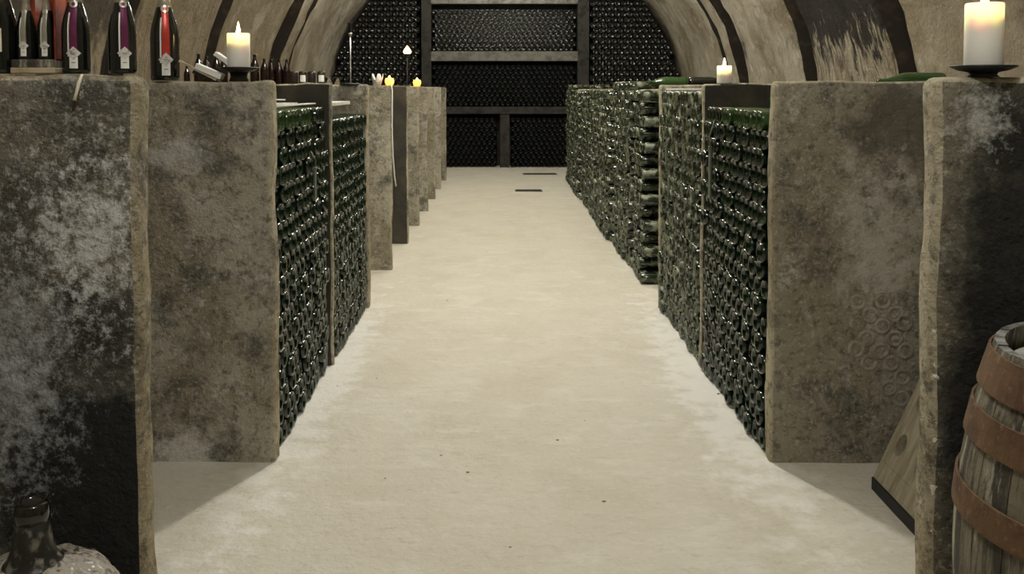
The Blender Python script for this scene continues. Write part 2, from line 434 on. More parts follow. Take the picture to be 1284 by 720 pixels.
for k, y in enumerate(SY):
    th = .055 if k == 2 else TH
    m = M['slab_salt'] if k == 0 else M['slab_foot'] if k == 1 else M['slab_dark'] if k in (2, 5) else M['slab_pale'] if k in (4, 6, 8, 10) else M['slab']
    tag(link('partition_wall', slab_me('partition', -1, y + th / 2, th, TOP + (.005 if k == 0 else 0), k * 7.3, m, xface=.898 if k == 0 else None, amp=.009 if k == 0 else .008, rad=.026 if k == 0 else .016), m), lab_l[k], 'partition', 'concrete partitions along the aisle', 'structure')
    if k < 10:
        th = .05 if k in (2, 3) else TH
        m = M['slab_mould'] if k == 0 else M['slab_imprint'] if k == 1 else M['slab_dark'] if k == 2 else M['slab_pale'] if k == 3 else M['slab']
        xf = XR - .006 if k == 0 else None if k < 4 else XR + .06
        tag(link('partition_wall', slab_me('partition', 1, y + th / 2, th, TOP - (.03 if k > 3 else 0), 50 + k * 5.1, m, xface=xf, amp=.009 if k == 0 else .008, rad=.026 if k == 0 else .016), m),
            lab_r[k] if k < 4 else 'concrete partition almost hidden between the far green stacks', 'partition', 'concrete partitions along the aisle', 'structure')

# round bottle imprints on the second partition of the stacked side, flaking mortar on two edges
slab2 = [o for o in bpy.data.objects if o.get('label') == lab_r[1]][0]
def ring_me(name, R, r):
    vs, fs = [], []
    n, m_ = 20, 4
    for i in range(n):
        a = 2 * PI * i / n
        for j in range(m_):
            b = PI * j / (m_ - 1)
            rr = R + r * math.cos(b); vs.append((rr * math.cos(a), -r * .4 * math.sin(b), rr * math.sin(a)))
    for i in range(n):
        for j in range(m_ - 1):
            fs.append((i * m_ + j, ((i + 1) % n) * m_ + j, ((i + 1) % n) * m_ + j + 1, i * m_ + j + 1))
    return mesh(name, vs, fs, True)
rm = ring_me('ring_mark', .027, .0075); M['ring'] = simple('pale imprint', (.36, .33, .27), .9, var=((.22, .195, .15), 30, .42, .58))
rings = [(1080, 381), (1112, 380), (1096, 398), (1128, 397), (1080, 409), (1112, 412), (1140, 408), (1092, 428), (1128, 428), (1110, 444), (1142, 444), (1096, 459), (1124, 460), (1138, 478), (1122, 492), (1138, 506), (1079, 442)]
for px, py in rings:
    s = F / 3.62
    o = link('ring_mark', rm, M['ring'], slab2); o.location = ((px - 629) / s, 3.6185, 1.5 - (py - 112) / s); o.scale = (1, 1, 1)
def chips(owner, spots, m):
    for (x, y, z, r) in spots:
        bm = bmesh.new(); bmesh.ops.create_icosphere(bm, subdivisions=2, radius=r)
        for v in bm.verts:
            v.co *= 1 + .55 * noise.noise(v.co * (1.3 / r) + Vector((x * 40, z * 30, 0)))
            v.co.y *= .5
        o = link('mortar_flake', bm_mesh('mortar_flake', bm), m, owner); o.location = (x, y, z)
M['flake'] = simple('white mortar', (.70, .68, .60), .9, bump=(60, .5))
s1r = [o for o in bpy.data.objects if o.get('label') == lab_r[0]][0]; s1l = [o for o in bpy.data.objects if o.get('label') == lab_l[0]][0]
s0 = F / 2.26
chips(s1r, [(XR + .012, 2.262, 1.5 - (y - 112) / s0, r) for y, r in ((378, .010), (392, .007), (418, .014), (425, .012), (432, .010), (462, .010), (478, .012), (486, .008), (560, .007), (622, .011), (628, .009), (675, .010), (690, .008))], M['flake'])
chips(s1l, [(XL - .012, 2.262, 1.5 - (y - 112) / s0, r) for y, r in ((250, .006), (380, .010), (392, .008), (535, .007), (580, .010), (598, .011), (606, .013), (680, .008))], M['flake'])

# ------------------------------------------------------------------ bottles
BP = [(0, .028), (.016, .022), (.030, .004), (.0385, 0), (.0425, .004), (.044, .016), (.044, .165), (.0415, .188), (.034, .212), (.024, .238), (.0165, .262), (.0145, .285), (.0172, .287), (.0172, .299), (0, .301)]
BPL = [(0, .02), (.030, .004), (.0385, 0), (.044, .012), (.044, .17), (.034, .212), (.0165, .262), (.0165, .299), (0, .30)]
def rot_x(vs):        # bottle axis from +z to +x, base at x = 0
    return [(v[2], v[1], -v[0]) for v in vs]
v_, f_ = lathe_data(BP, 18); LIE = mesh('lying_bottle', rot_x(v_), f_, True)
v_, f_ = lathe_data(BPL, 12); LOWV = np.array(rot_x(v_)); LOWF = f_
LIE.materials.append(M['glass'])
LIEG = LIE.copy(); LIEG.materials.clear(); LIEG.materials.append(M['glass_top'])
def stuff_bottles(name, items, m, label, scale=1.0):
    """items: list of 4x4-able (x, y, z, heading, scale)"""
    V, Fs, off = [], [], 0
    for (x, y, z, hd, sc, tilt) in items:
        c, s = math.cos(hd), math.sin(hd)
        P = LOWV * sc
        Q = np.empty_like(P)
        Q[:, 0] = c * P[:, 0] - s * P[:, 1] + x; Q[:, 1] = s * P[:, 0] + c * P[:, 1] + y; Q[:, 2] = P[:, 2] + z + tilt * P[:, 0]
        V.append(Q); Fs += [tuple(i + off for i in f) for f in LOWF]; off += len(P)
    V = np.concatenate(V)
    me = bpy.data.meshes.new(name); me.from_pydata(V.tolist(), [], Fs); me.update()
    me.polygons.foreach_set('use_smooth', [True] * len(me.polygons))
    o = link(name, me, m); tag(o, label, 'bottles', kind='stuff')
    return o
PITCH = .0893
def stack_items(side, y0, y1, top, xf, row=.0775, jit=.012, ragged=False, z0=.006, neck_every=0):
    out = []
    nrow = int((top - z0 - .088) / row) + 1
    for j in range(nrow):
        off = PITCH / 2 if j % 2 else 0
        y = y0 + .046 + off
        if ragged and j % 2: y += PITCH * .6
        while y + .044 < y1:
            x = xf + random.uniform(-jit, jit)
            z = z0 + .044 + j * row + random.uniform(-.0005, .0005)
            out.append((side * x, y + random.uniform(-.0005, .0005), z, (0 if side > 0 else PI) + random.uniform(-.004, .004), 1.0, random.uniform(-.004, .004)))
            y += PITCH
    return out
def place_bottle(it, label, group, m=None):
    x, y, z, hd, sc, tilt = it
    o = bpy.data.objects.new('champagne_bottle', LIE); COL.objects.link(o)
    o.location = (x, y, z); o.rotation_euler = (0, -tilt, hd); o.rotation_mode = 'XYZ'
    tag(o, label, 'bottle', group)
    return o
def bays(k, th=TH): return SY[k] + th + .004, SY[k + 1] - .004
# first stack on either side of the aisle: every bottle its own object
a, b = bays(1)
far = []
for sd, xf, lb, gp in ((-1, abs(XL) + .016, 'dark green bottle lying base outward in the stack under the white laths', 'bottles in the stack under the white laths'),
                       (1, XR - .006, 'dark green bottle lying base outward in the stack beside the imprinted partition', 'bottles in the stack beside the imprinted partition')):
    its = stack_items(sd, a, b, 1.425, xf)
    for it in its:
        if it[1] < a + 8.6 * PITCH:
            top_row = it[2] > max(q[2] for q in its) - .03
            o = place_bottle(it, lb if not top_row else lb.replace('dark green', 'brighter green').replace('lying base outward in the stack', 'in the top row of the stack'), gp)
            if top_row: o.data = LIEG
    stuff_bottles('stacked_bottles', [it for it in its if it[1] >= a + 8.6 * PITCH], M['glass'], 'further columns of dark green bottles under the white laths' if sd < 0 else 'further columns of dark green bottles below the short candle')
# second row behind the first stacks (only its top layers show)
def back_rows(side, y0, y1, xf, zt):
    out = []
    for x in (xf, xf + .31, xf + .62):
        for j in range(4):
            y = y0 + .046 + (PITCH / 2 if j % 2 else 0)
            while y + .044 < y1:
                out.append((side * x, y, zt - j * .0775, 0 if side > 0 else PI, 1.0, 0)); y += PITCH
    return out
stuff_bottles('stacked_bottles', back_rows(1, a, b, XR + .34, 1.445), M['glass_green'], 'inner rows of bottles behind the stack beside the imprinted partition')
stuff_bottles('stacked_bottles', back_rows(-1, a, b, abs(XL) + .34, 1.37), M['glass_green'], 'inner rows of bottles under the white laths')
a, b = bays(2, .055)
stuff_bottles('stacked_bottles', stack_items(-1, a, b, 1.41, abs(XL) + .012) + back_rows(-1, a, b, abs(XL) + .33, 1.35), M['glass'], 'stack of dark bottles behind the soot dark partition with a pale slat on top')
stuff_bottles('stacked_bottles', stack_items(1, a, b, 1.49, XR - .004) + back_rows(1, a, b, XR + .33, 1.42), M['glass_dusty'], 'narrow stack of dusty bottles behind the short candle')
labs = ['dusty bottle stack with ragged end showing bottle flanks', 'dusty green stack under the lying green bottle', 'mossy looking bottle stack rising a little above the partitions', 'olive dusty bottle stack midway along the aisle', 'olive dusty bottle stack further down the aisle', 'dusty bottle stack before the last two stacks', 'last but one dusty bottle stack by the end rack', 'dusty bottle stack closest to the end rack']
for i, k in enumerate(range(3, 10)):
    a, b = bays(k, .05 if k == 3 else TH)
    if k == 3:
        its = stack_items(1, 6.95, b, 1.53, XR + .0, row=.1, jit=.015, ragged=True)
    else:
        its = stack_items(1, a, b, 1.54 + .05 * math.sin(i * 1.3), XR - .02 + .015 * math.sin(i * 2.1), row=.0775, jit=.022)
    its += [(it[0] + .32, it[1], it[2], it[3], it[4], it[5]) for it in its if it[2] > 1.2]
    stuff_bottles('stacked_bottles', its, M['glass_dusty'], labs[i])

# ------------------------------------------------------------------ end rack
YR = 17.55
rack = empty('bottle_rack', (0, YR, 0)); tag(rack, 'tall grey bottle rack of posts and shelves filling the end wall', 'rack')
sR = F / YR
def RX(px): return (px - 629) / sR
def RZ(py): return 1.5 - (py - 112) / sR
def rbox(name, px0, px1, py0, py1, y0=-.06, y1=.30, m='rack'):
    o = link(name, box_me(name, RX(px0), RX(px1), y0, y1, RZ(py1), RZ(py0), .006), M[m], rack); return o
rbox('post', 529, 541, -95, 212, m='rack_dark'); rbox('post', 724, 738, -95, 212, m='rack_dark')
rbox('shelf', 541, 724, -8, 6); rbox('shelf', 541, 724, 65, 77); rbox('shelf', 541, 724, 134, 143, m='rack_dark'); rbox('post', 627, 639, 143, 211, -.03, m='rack_dark')
rbox('shelf', 541, 724, -96, -86)
def rack_items(x0, x1, z0, z1, p, arch=False, y=0.0, jy=.02):
    out = []
    sc = p / PITCH * .985
    row = p * .868; j = 0; z = z0 + p / 2
    while z + p / 2 < z1 + .01:
        x = x0 + p / 2 + (p / 2 if j % 2 else 0)
        while x + p / 2 < x1 + .005:
            if not arch or (x - VC) ** 2 + (z - VZ) ** 2 < (VR - .1) ** 2:
                out.append((x, YR + y + random.uniform(0, jy), z, PI / 2, sc, 0))
            x += p
        z += row; j += 1
    return out
top_mid = rack_items(RX(542), RX(723), RZ(64.5), RZ(9), .1)
RB = LIE.copy(); RB.name = 'rack_bottle'; RB.materials.clear(); RB.materials.append(M['glass_back'])
for it in top_mid:
    x, y, z, hd, sc, t = it
    o = bpy.data.objects.new('rack_bottle', RB); COL.objects.link(o)
    o.location = (x, y, z); o.rotation_euler = (0, 0, hd); o.scale = (sc * .9, sc, sc)
    tag(o, 'black bottle lying base outward in the upper open compartment of the end rack', 'bottle', 'bottles in the upper rack compartment')
stuff_bottles('rack_bottles', rack_items(RX(542), RX(723), RZ(133.5), RZ(78), .1), M['glass_back_dull'], 'dark bottles packed in the middle compartment of the end rack')
stuff_bottles('rack_bottles', rack_items(RX(542), RX(626), RZ(211), RZ(144), .1), M['glass_back_dull'], 'dark bottles packed in the low rack compartment on the cord side of the short post')
stuff_bottles('rack_bottles', rack_items(RX(640), RX(723), RZ(211), RZ(144), .1), M['glass_back_dull'], 'dark bottles packed in the low rack compartment on the green stack side of the short post')
stuff_bottles('rack_bottles', rack_items(RX(739), VC + VR, .0, 3.6, .118, True), M['glass_back'], 'dark bottles stacked between the end rack and the vault above the green stacks')
stuff_bottles('rack_bottles', rack_items(VC - VR, RX(528), .0, 3.6, .118, True), M['glass_back'], 'dark bottles stacked between the end rack and the vault behind the candlestick')

# ------------------------------------------------------------------ laths on the stacks, hanging tags, cords
def lath(x0, x1, y0, y1, z, h, label, rz=0.0, tilt=0.0, m='lath'):
    cx, cy = (x0 + x1) / 2, (y0 + y1) / 2
    o = link('wooden_lath', box_me('wooden_lath', x0 - cx, x1 - cx, y0 - cy, y1 - cy, 0, h, .002), M[m]); o.location = (cx, cy, z); o.rotation_euler = (tilt, 0, rz)
    tag(o, label, 'lath', 'laths on the stacks'); return o
lath(-1.03, -.985, 3.75, 4.87, 1.419, .008, 'thin white lath lying straight along the top of the dark stack')
lath(-1.20, -1.08, 3.75, 4.86, 1.419, .010, 'broad white lath on the dark stack just behind the thin one')
lath(-1.17, -1.11, 3.80, 4.80, 1.448, .008, 'white lath resting askew on the broad lath', .04, -.016)
lath(-1.22, -.95, 5.05, 5.75, 1.405, .02, 'pale board lying on the stack behind the soot dark partition')
lath(1.10, 1.30, 5.03, 6.15, 1.4925, .012, 'pale board along the top of the narrow dusty stack')
def hang_tag(px, y0, y1, side, Y, label, w=.03):
    s = F / Y
    x = (XL + .012 if side < 0 else XR - .034)
    r = empty('hanging_tag', (x, Y, 1.5 - (y1 - 112) / s)); L_ = (y1 - y0) / s
    tag(r, label, 'tag', 'narrow tags hung on the bottle stacks')
    link('plate', box_me('plate', -.004, .004, -w / 2, w / 2, 0, L_ * .62, .002), M['tagm'], r)
    link('wire', tube('wire', [(0, 0, L_ * .6), (0.004 * -side, .004, L_ * .8), (0.02 * side, 0, L_)], .003), M['tagm'], r)
    link('cap', box_me('cap', -.007, .007, -w * .35, w * .35, L_ * .60, L_ * .68, .003), M['tagm'], r)
M['tagm'] = simple('grey green plate', (.12, .14, .10), .4)
hang_tag(899, 152, 250, 1, 4.58, 'narrow grey green tag hanging on the stack beside the imprinted partition', .035)
hang_tag(842, 172, 206, 1, 5.8, 'short grey green tag hanging on the narrow dusty stack', .035)
hang_tag(790, 158, 206, 1, 7.6, 'narrow tag hanging on the stack with the ragged end', .05)
hang_tag(392, 190, 252, -1, 4.4, 'narrow tag hanging on the stack under the white laths', .035)
s = F / 7.53
o = link('white_cord', tube('white_cord', [(XL + .004, 7.53 + .02, TOP + .004), (XL + .014, 7.52, 1.49), (XL + .012, 7.515, 1.2), (XL + .018, 7.515, .95), (XL + .03, 7.515, .78), (XL + .042, 7.515, .70)], .005), M['white'])
tag(o, 'white cord hanging down the edge of a concrete partition', 'cord')
o = link('wax_drip', tube('wax_drip', [(-1.035, 2.268, TOP + .004), (-1.036, 2.25, 1.515), (-1.04, 2.245, 1.49), (-1.045, 2.243, 1.472)], [.005, .005, .004, .005]), M['cream'])
tag(o, 'pale wax drip running down the partition under a labelled bottle', 'wax drip')

# ------------------------------------------------------------------ candles
def flame(parent, z, h, w=None, m='flame'):
    w = w or h * .22
    o = link('flame', lathe('flame', [(0, 0), (w * .7, h * .12), (w, h * .3), (w * .8, h * .52), (w * .4, h * .78), (0, h)], 12), M[m], parent); o.location = (0, 0, z)
def point(parent, z, e, r=.012):
    l = bpy.data.lights.new('candle_glow', 'POINT'); l.energy = e; l.color = (1, .66, .30); l.shadow_soft_size = r
    o = bpy.data.objects.new('candle_glow', l); COL.objects.link(o); o.parent = parent; o.location = (0, 0, z)
def candle(loc, r, h, label, e=1.2, fl=.05):
    c = empty('pillar_candle', loc); tag(c, label, 'candle', 'lit candles in the cellar')
    well = min(.035, h * .3)
    link('wax', lathe('wax', [(0, 0), (r * .98, 0), (r, .004), (r, h - .004), (r * .96, h), (r * .86, h - .003), (r * .78, h - well), (0, h - well - .003)], 32), M['wax'], c)
    link('wick', tube('wick', [(0, 0, h - well - .004), (.001, 0, h - well + .014)], .0015), M['wick'], c)
    flame(c, h - well + .008, fl + well * .7, .0095)
    point(c, h - well + .03, e)
    return c
def dish(loc, r, h, label, feet=True, f0=.012):
    d = empty('candle_dish', loc); tag(d, label, 'dish')
    link('bowl', lathe('bowl', [(0, f0), (r * .45, f0), (r * .75, f0 + h * .35), (r, f0 + h), (r * .99, f0 + h + .003), (r * .72, f0 + h * .5), (r * .45, f0 + .006), (0, f0 + .006)], 36), M['black_iron'], d)
    if feet: link('foot', lathe('foot', [(0, 0), (r * .5, 0), (r * .4, f0 * .5), (r * .45, f0 + .001), (0, f0 + .001)], 24), M['black_iron'], d)
    return f0 + .006
s = F / 2.30
dz = dish((1.205, 2.30, TOP), .078, .014, 'wide shallow black dish under the tall candle above the barrel')
candle((1.205, 2.30, TOP + dz), .045, .166, 'tall white pillar candle burning in a wide black dish above the barrel', 2.6, .055)
s = F / 3.665
M['sheet'] = M['slab']
ZS = TOP
dz = dish((-1.048, 3.665, TOP), .08, .018, 'black candle dish on the partition beside the laths and dark stack', f0=.036)
candle((-1.048, 3.665, TOP + dz), .0445, .150, 'tall white pillar candle burning on a black dish beside the leaflets', 2.6, .05)
candle((1.195, 4.93, TOP), .039, .095, 'short pillar candle glowing yellow on the soot dark partition', 3.2, .045)
M['votive'] = None
def votive_mat():
    m, nt, b = new_mat('frosted votive glass')
    N, L = nt.nodes, nt.links
    tr = N.new('ShaderNodeBsdfTranslucent'); tr.inputs[0].default_value = (1.0, .85, .55, 1)
    mx = N.new('ShaderNodeMixShader'); mx.inputs[0].default_value = .7
    b.inputs['Base Color'].default_value = (.8, .78, .7, 1)
    L.new(b.outputs[0], mx.inputs[1]); L.new(tr.outputs[0], mx.inputs[2]); L.new(mx.outputs[0], N['Material Output'].inputs['Surface'])
    return m
M['votive'] = votive_mat()
def votive(loc, r, label):
    c = empty('votive_candle', loc); tag(c, label, 'candle', 'lit candles in the cellar')
    link('cup', lathe('cup', [(0, 0), (r * .7, 0), (r * .98, r * .6), (r, r * 1.0), (r * .85, r * 1.6), (r * .80, r * 1.6), (r * .93, r), (r * .9, r * .6), (r * .6, r * .1), (0, r * .1)], 24), M['votive'], c)
    flame(c, r * .3, r * 1.9, r * .62, 'flame_far'); point(c, r * .9, 1.8, r * .3)
votive((-.915 - .01, 7.575, TOP), .038, 'round glowing votive candle above the hanging white cord')
votive((-.925, 10.045, TOP), .045, 'round glowing votive candle on the partition with the iron stand')
st = empty('flame_stand', (-1.03, 10.045, TOP)); tag(st, 'slender black iron stand with a burning flame on top', 'candle stand')
link('base', lathe('base', [(0, 0), (.05, 0), (.05, .006), (.01, .014), (0, .014)], 20), M['black_iron'], st)
link('stem', lathe('stem', [(.006, .01), (.006, .33), (0, .33)], 8), M['black_iron'], st)
link('cup', lathe('cup', [(0, .325), (.02, .33), (.032, .355), (.03, .355), (0, .335)], 16), M['black_iron'], st)
flame(st, .345, .10, .045, 'flame_far'); point(st, .40, 1.8, .02)
cs = empty('candlestick', (-1.03, 6.265, TOP)); tag(cs, 'tall thin steel candlestick with a dark top and round base', 'candlestick')
link('base', lathe('base', [(0, 0), (.075, 0), (.075, .006), (.02, .012), (0, .014)], 28), M['black_iron'], cs)
link('rod', lathe('rod', [(.005, .01), (.005, .35), (0, .35)], 10), M['steel'], cs)
link('collar', lathe('collar', [(0, .335), (.013, .337), (.013, .352), (0, .354)], 14), M['silver'], cs)
link('socket', lathe('socket', [(0, .352), (.012, .352), (.014, .41), (.02, .418), (0, .42)], 14), M['black_iron'], cs)
# white crown shaped cup
def crown():
    vs, fs = [], []; n = 40
    for i in range(n):
        a = 2 * PI * i / n; h = .072 + .026 * math.cos(a * 5)
        for r, z in ((.030, 0), (.040, .045), (.048, h), (.045, h), (.036, .045), (.026, .004)): vs.append((r * math.cos(a), r * math.sin(a), z))
    for i in range(n):
        for j in range(5): fs.append((i * 6 + j, ((i + 1) % n) * 6 + j, ((i + 1) % n) * 6 + j + 1, i * 6 + j + 1))
    fs.append(tuple(i * 6 for i in range(n - 1, -1, -1))); fs.append(tuple(i * 6 + 5 for i in range(n)))
    return mesh('crown_cup', vs, fs, True)
o = link('crown_cup', crown(), M['white']); o.location = (-1.025, 7.575, TOP); tag(o, 'white cup with a jagged crown rim beside the votive candle', 'cup')
for i, (px, lb) in enumerate(((413, 'clear glass tumbler closer to the jars on the partition'), (424, 'clear glass tumbler beside the candlestick base'))):
    o = link('glass_tumbler', lathe('tumbler', [(0, 0), (.024, 0), (.027, .05), (.0255, .05), (.0225, .004), (0, .004)], 20), M['clear']); o.location = ((px - 629) / (F / 6.26), 6.265, TOP); tag(o, lb, 'glass')

# ------------------------------------------------------------------ labelled champagne bottles on the board
CH = [(0, .03), (.02, .022), (.034, .004), (.0405, 0), (.044, .004), (.0445, .014), (.0445, .135), (.0425, .160), (.0375, .185), (.030, .212), (.0225, .238), (.0175, .258), (.0155, .275)]
NECK = [(.0158, .225), (.0236, .2345), (.0182, .2575), (.0162, .276), (.0178, .279), (.0178, .290), (.0165, .302), (0, .306)]
def rad_at(t):
    for (r0, t0), (r1, t1) in zip(CH[5:-1], CH[6:]):
        if t0 <= t <= t1: return r0 + (r1 - r0) * (t - t0) / (t1 - t0)
    return .0155
def patch(name, parent, m, th0, width, t0, t1, off=.0008, nt=14, nw=8):
    """curved label on the bottle; width(u) gives its width at height fraction u"""
    vs, fs = [], []
    for layer in (0, 1):
        for i in range(nt + 1):
            u = i / nt; t = t0 + (t1 - t0) * u
            r = rad_at(t) + off * (1 - layer * .9)
            w = max(width(u), .0006)
            for j in range(nw + 1):
                a = th0 + (j / nw - .5) * w / r
                vs.append((r * math.cos(a), r * math.sin(a), t))
    for i in range(nt):
        for j in range(nw):
            a = i * (nw + 1) + j
            fs.append((a, a + 1, a + nw + 2, a + nw + 1))
    return link(name, mesh(name, vs[:(nt + 1) * (nw + 1)], fs, True), m, parent)
CHM = lathe('champagne_body', CH + [(.0155, .29), (0, .29)], 36); CHM.materials.append(M['glass_black'])
NKM = lathe('neck_foil', NECK, 28)
def labelled_bottle(loc, face, sash, label, kind='sash', sc=1.0):
    b_ = empty('labelled_bottle', loc); b_.scale = (sc,) * 3
    tag(b_, label, 'bottle', 'labelled champagne bottles on the board')
    link('body', CHM, None, b_)
    nk = bpy.data.objects.new('neck_foil', NKM.copy()); COL.objects.link(nk); nk.parent = b_; nk.data.materials.append(M['silver'] if kind != 'plain' else M['black_iron'])
    th = -PI / 2 + face
    if kind == 'sash':
        patch('sash', b_, sash, th, lambda u: .021 + .004 * (1 - u), .060, .236, .0007)
        e = patch('sash_edge', b_, M['white'], th - .013 / .0445 - .06, lambda u: .005, .055, .20, .0009)
        md = patch('neck_medallion', b_, M['silver'], th, lambda u: .026 * math.sqrt(max(0, 1 - (2 * u - 1) ** 2)), .216, .241, .0035)
        patch('medallion_centre', md, sash, th, lambda u: .012 * math.sqrt(max(0, 1 - (2 * u - 1) ** 2)), .2225, .2345, .0042)
        dl = patch('diamond_label', b_, M['label'], th, lambda u: .048 * (1 - abs(2 * u - 1)), .044, .088, .0016)
        patch('diamond_print', dl, M['ink'], th, lambda u: .018, .0655, .0675, .0022, 2)
        patch('diamond_print', dl, M['ink'], th, lambda u: .013, .061, .0625, .0022, 2)
        fl_ = patch('foot_label', b_, M['white'], th, lambda u: .026, .016, .054, .0012)
        patch('foot_print', fl_, M['ink'], th, lambda u: .012, .034, .0365, .0018, 2)
    else:
        pl_ = patch('paper_label', b_, M['cream'], th, lambda u: .05, .062, .13, .0008)
        patch('label_panel', pl_, M['label'], th, lambda u: .036, .098, .124, .0012)
        patch('label_panel', pl_, M['label'], th, lambda u: .036, .068, .09, .0012)
    return b_
sB = F / 2.30
T1 = TOP + .009
def BX(px): return (px - 629) / sB
labelled_bottle(((208 - 629) / (F / 3.66), 3.66, TOP + .004), .42, M['red'], 'big dark champagne bottle with a bright red sash and white diamond label', sc=1.235)
labelled_bottle((BX(155), 2.30, T1), .55, M['purple'], 'dark champagne bottle with a purple sash close to the partition edge', sc=.75)
labelled_bottle((BX(97), 2.30, T1), .25, M['purple'], 'dark champagne bottle with a purple sash beside the orange gift box', sc=.75)
labelled_bottle((BX(3), 2.30, T1), .0, M['purple'], 'black champagne bottle with a square cream paper label', 'plain', sc=.85)
# orange red gift box with two slim bottles
gb = empty('gift_box', (BX(51), 2.30, T1)); tag(gb, 'red orange gift box open in front on a pale wooden tray', 'box')
link('tray', box_me('tray', -.055, .055, -.036, .036, 0, .014, .002), M['pine'], gb)
link('tray_top', box_me('tray_top', -.053, .053, -.034, .036, .014, .034, .002), M['stave'], gb)
bp_ = link('back_panel', box_me('back_panel', -.055, .055, .029, .035, .034, .24, .002), M['orange'], gb)
link('side_panel', box_me('side_panel', .049, .055, -.026, .029, .034, .24, .002), M['orange'], gb)
link('picture_patch', box_me('picture_patch', -.022, .016, .0275, .0295, .11, .22, .0005), simple('pale print', (.55, .45, .38), .5, var=((.4, .06, .04), 25, .45, .6)), bp_)
for i, dx in enumerate((-.030, .022)):
    labelled_bottle((BX(51) + dx, 2.298, T1 + .034), .15, M['silver'], ('slim dark silver sashed bottle in the gift box beside the square cream label', 'slim dark silver sashed bottle in the gift box by its red side panel')[i], sc=.52)
# leaflets and a thin stick beside the candle
def leaf(name, x, y, z, lx, ly, lz, rot, m, label, cat, group=None):
    o = link(name, box_me(name, -lx / 2, lx / 2, -ly / 2, ly / 2, 0, lz, .001), M[m]); o.location = (x, y, z); o.rotation_euler = rot; tag(o, label, cat, group); return o
leaf('wooden_stick', -1.205, 3.64, ZS + .040, .165, .012, .009, (0, .47, 0), 'pine', 'thin pale stick leaning between the red sashed bottle and the leaflets', 'stick')
leaf('leaflet', -1.165, 3.655, ZS + .030, .11, .05, .022, (.0, .42, 0), 'white', 'thick white leaflet leaning beside the candle dish', 'leaflet', 'leaflets by the candle')
leaf('leaflet', -1.175, 3.66, ZS + .012, .11, .05, .012, (.0, .42, 0), 'black_iron', 'black folded leaflet under the thick white one', 'leaflet', 'leaflets by the candle')
leaf('leaflet', -1.115, 3.67, ZS + .085, .07, .05, .016, (.0, .62, 0), 'white', 'white leaflet leaning up against the tall candle', 'leaflet', 'leaflets by the candle')
# far standing bottles and jars behind the dark partition
SHELF_Y = 8.87
ST = lathe('standing_bottle', BP, 14); ST.materials.append(simple('brown black glass', (.012, .005, .004), .15, spec=.6))
def far_bottle(px, Y, label, sc=1.0):
    s = F / Y
    o = bpy.data.objects.new('standing_bottle', ST); COL.objects.link(o); o.location = ((px - 629) / s, Y, TOP); o.scale = (sc,) * 3
    tag(o, label, 'bottle', 'brown bottles standing behind the tall candle')
for px, Y, sc in ((235, 7.575, .55), (250, 7.575, .87), (260, 8.87, .95), (272, 7.575, .87), (281, 8.87, .95)): far_bottle(px, Y, 'brown black bottle standing behind the leaflets and the tall candle', sc)
for px in (320, 332): far_bottle(px, 7.575, 'brown black bottle standing close behind the tall candle', .85 if px < 330 else .74)
for px in (341, 350.5, 360): far_bottle(px, 8.87, 'brown black bottle standing above the laths between candle and jars', .85)
JAR = lathe('jar', [(0, 0), (.030, 0), (.0335, .006), (.0335, .10), (.030, .115), (0, .118)], 18); JAR.materials.append(simple('dark jar', (.03, .02, .016), .3))
LB = mesh('jar_label', [(.0343 * math.cos(a), .0343 * math.sin(a), z) for z in (.03, .085) for a in [-PI / 2 + .25 + q * .18 for q in range(-4, 5)]], [(q, q + 1, q + 10, q + 9) for q in range(8)], True)
for px, w in ((369, 0), (380, 1), (391, 0), (403, 1)):
    j = empty('storage_jar', ((px - 629) / (F / 7.575), 7.575, TOP)); tag(j, 'small dark jar wrapped in a white label behind the laths' if w else 'small plain dark jar standing behind the laths', 'jar', 'jars behind the laths')
    link('jar_body', JAR, None, j)
    if w: link('jar_label', LB, M['white'], j)

# ------------------------------------------------------------------ bottles lying on top
def lying(x, y, z, hd, m, label):
    me = LIE.copy(); me.materials.clear(); me.materials.append(M[m])
    o = link('lying_bottle', me, None); o.location = (x, y, z); o.rotation_euler = (0, 0, hd); tag(o, label, 'bottle', 'bottles lying on top of the stacks')
lying(1.47, 7.3, 1.553, PI, 'glass_green', 'bright green bottle lying on the ragged stack behind the short candle')
lying(1.49, 7.3, 1.553, 0, 'glass_black', 'black bottle lying base to base with the bright green one')
lying(2.02, 4.2, 1.532, PI, 'glass_green', 'green bottle lying on the inner rows behind the imprinted partition')

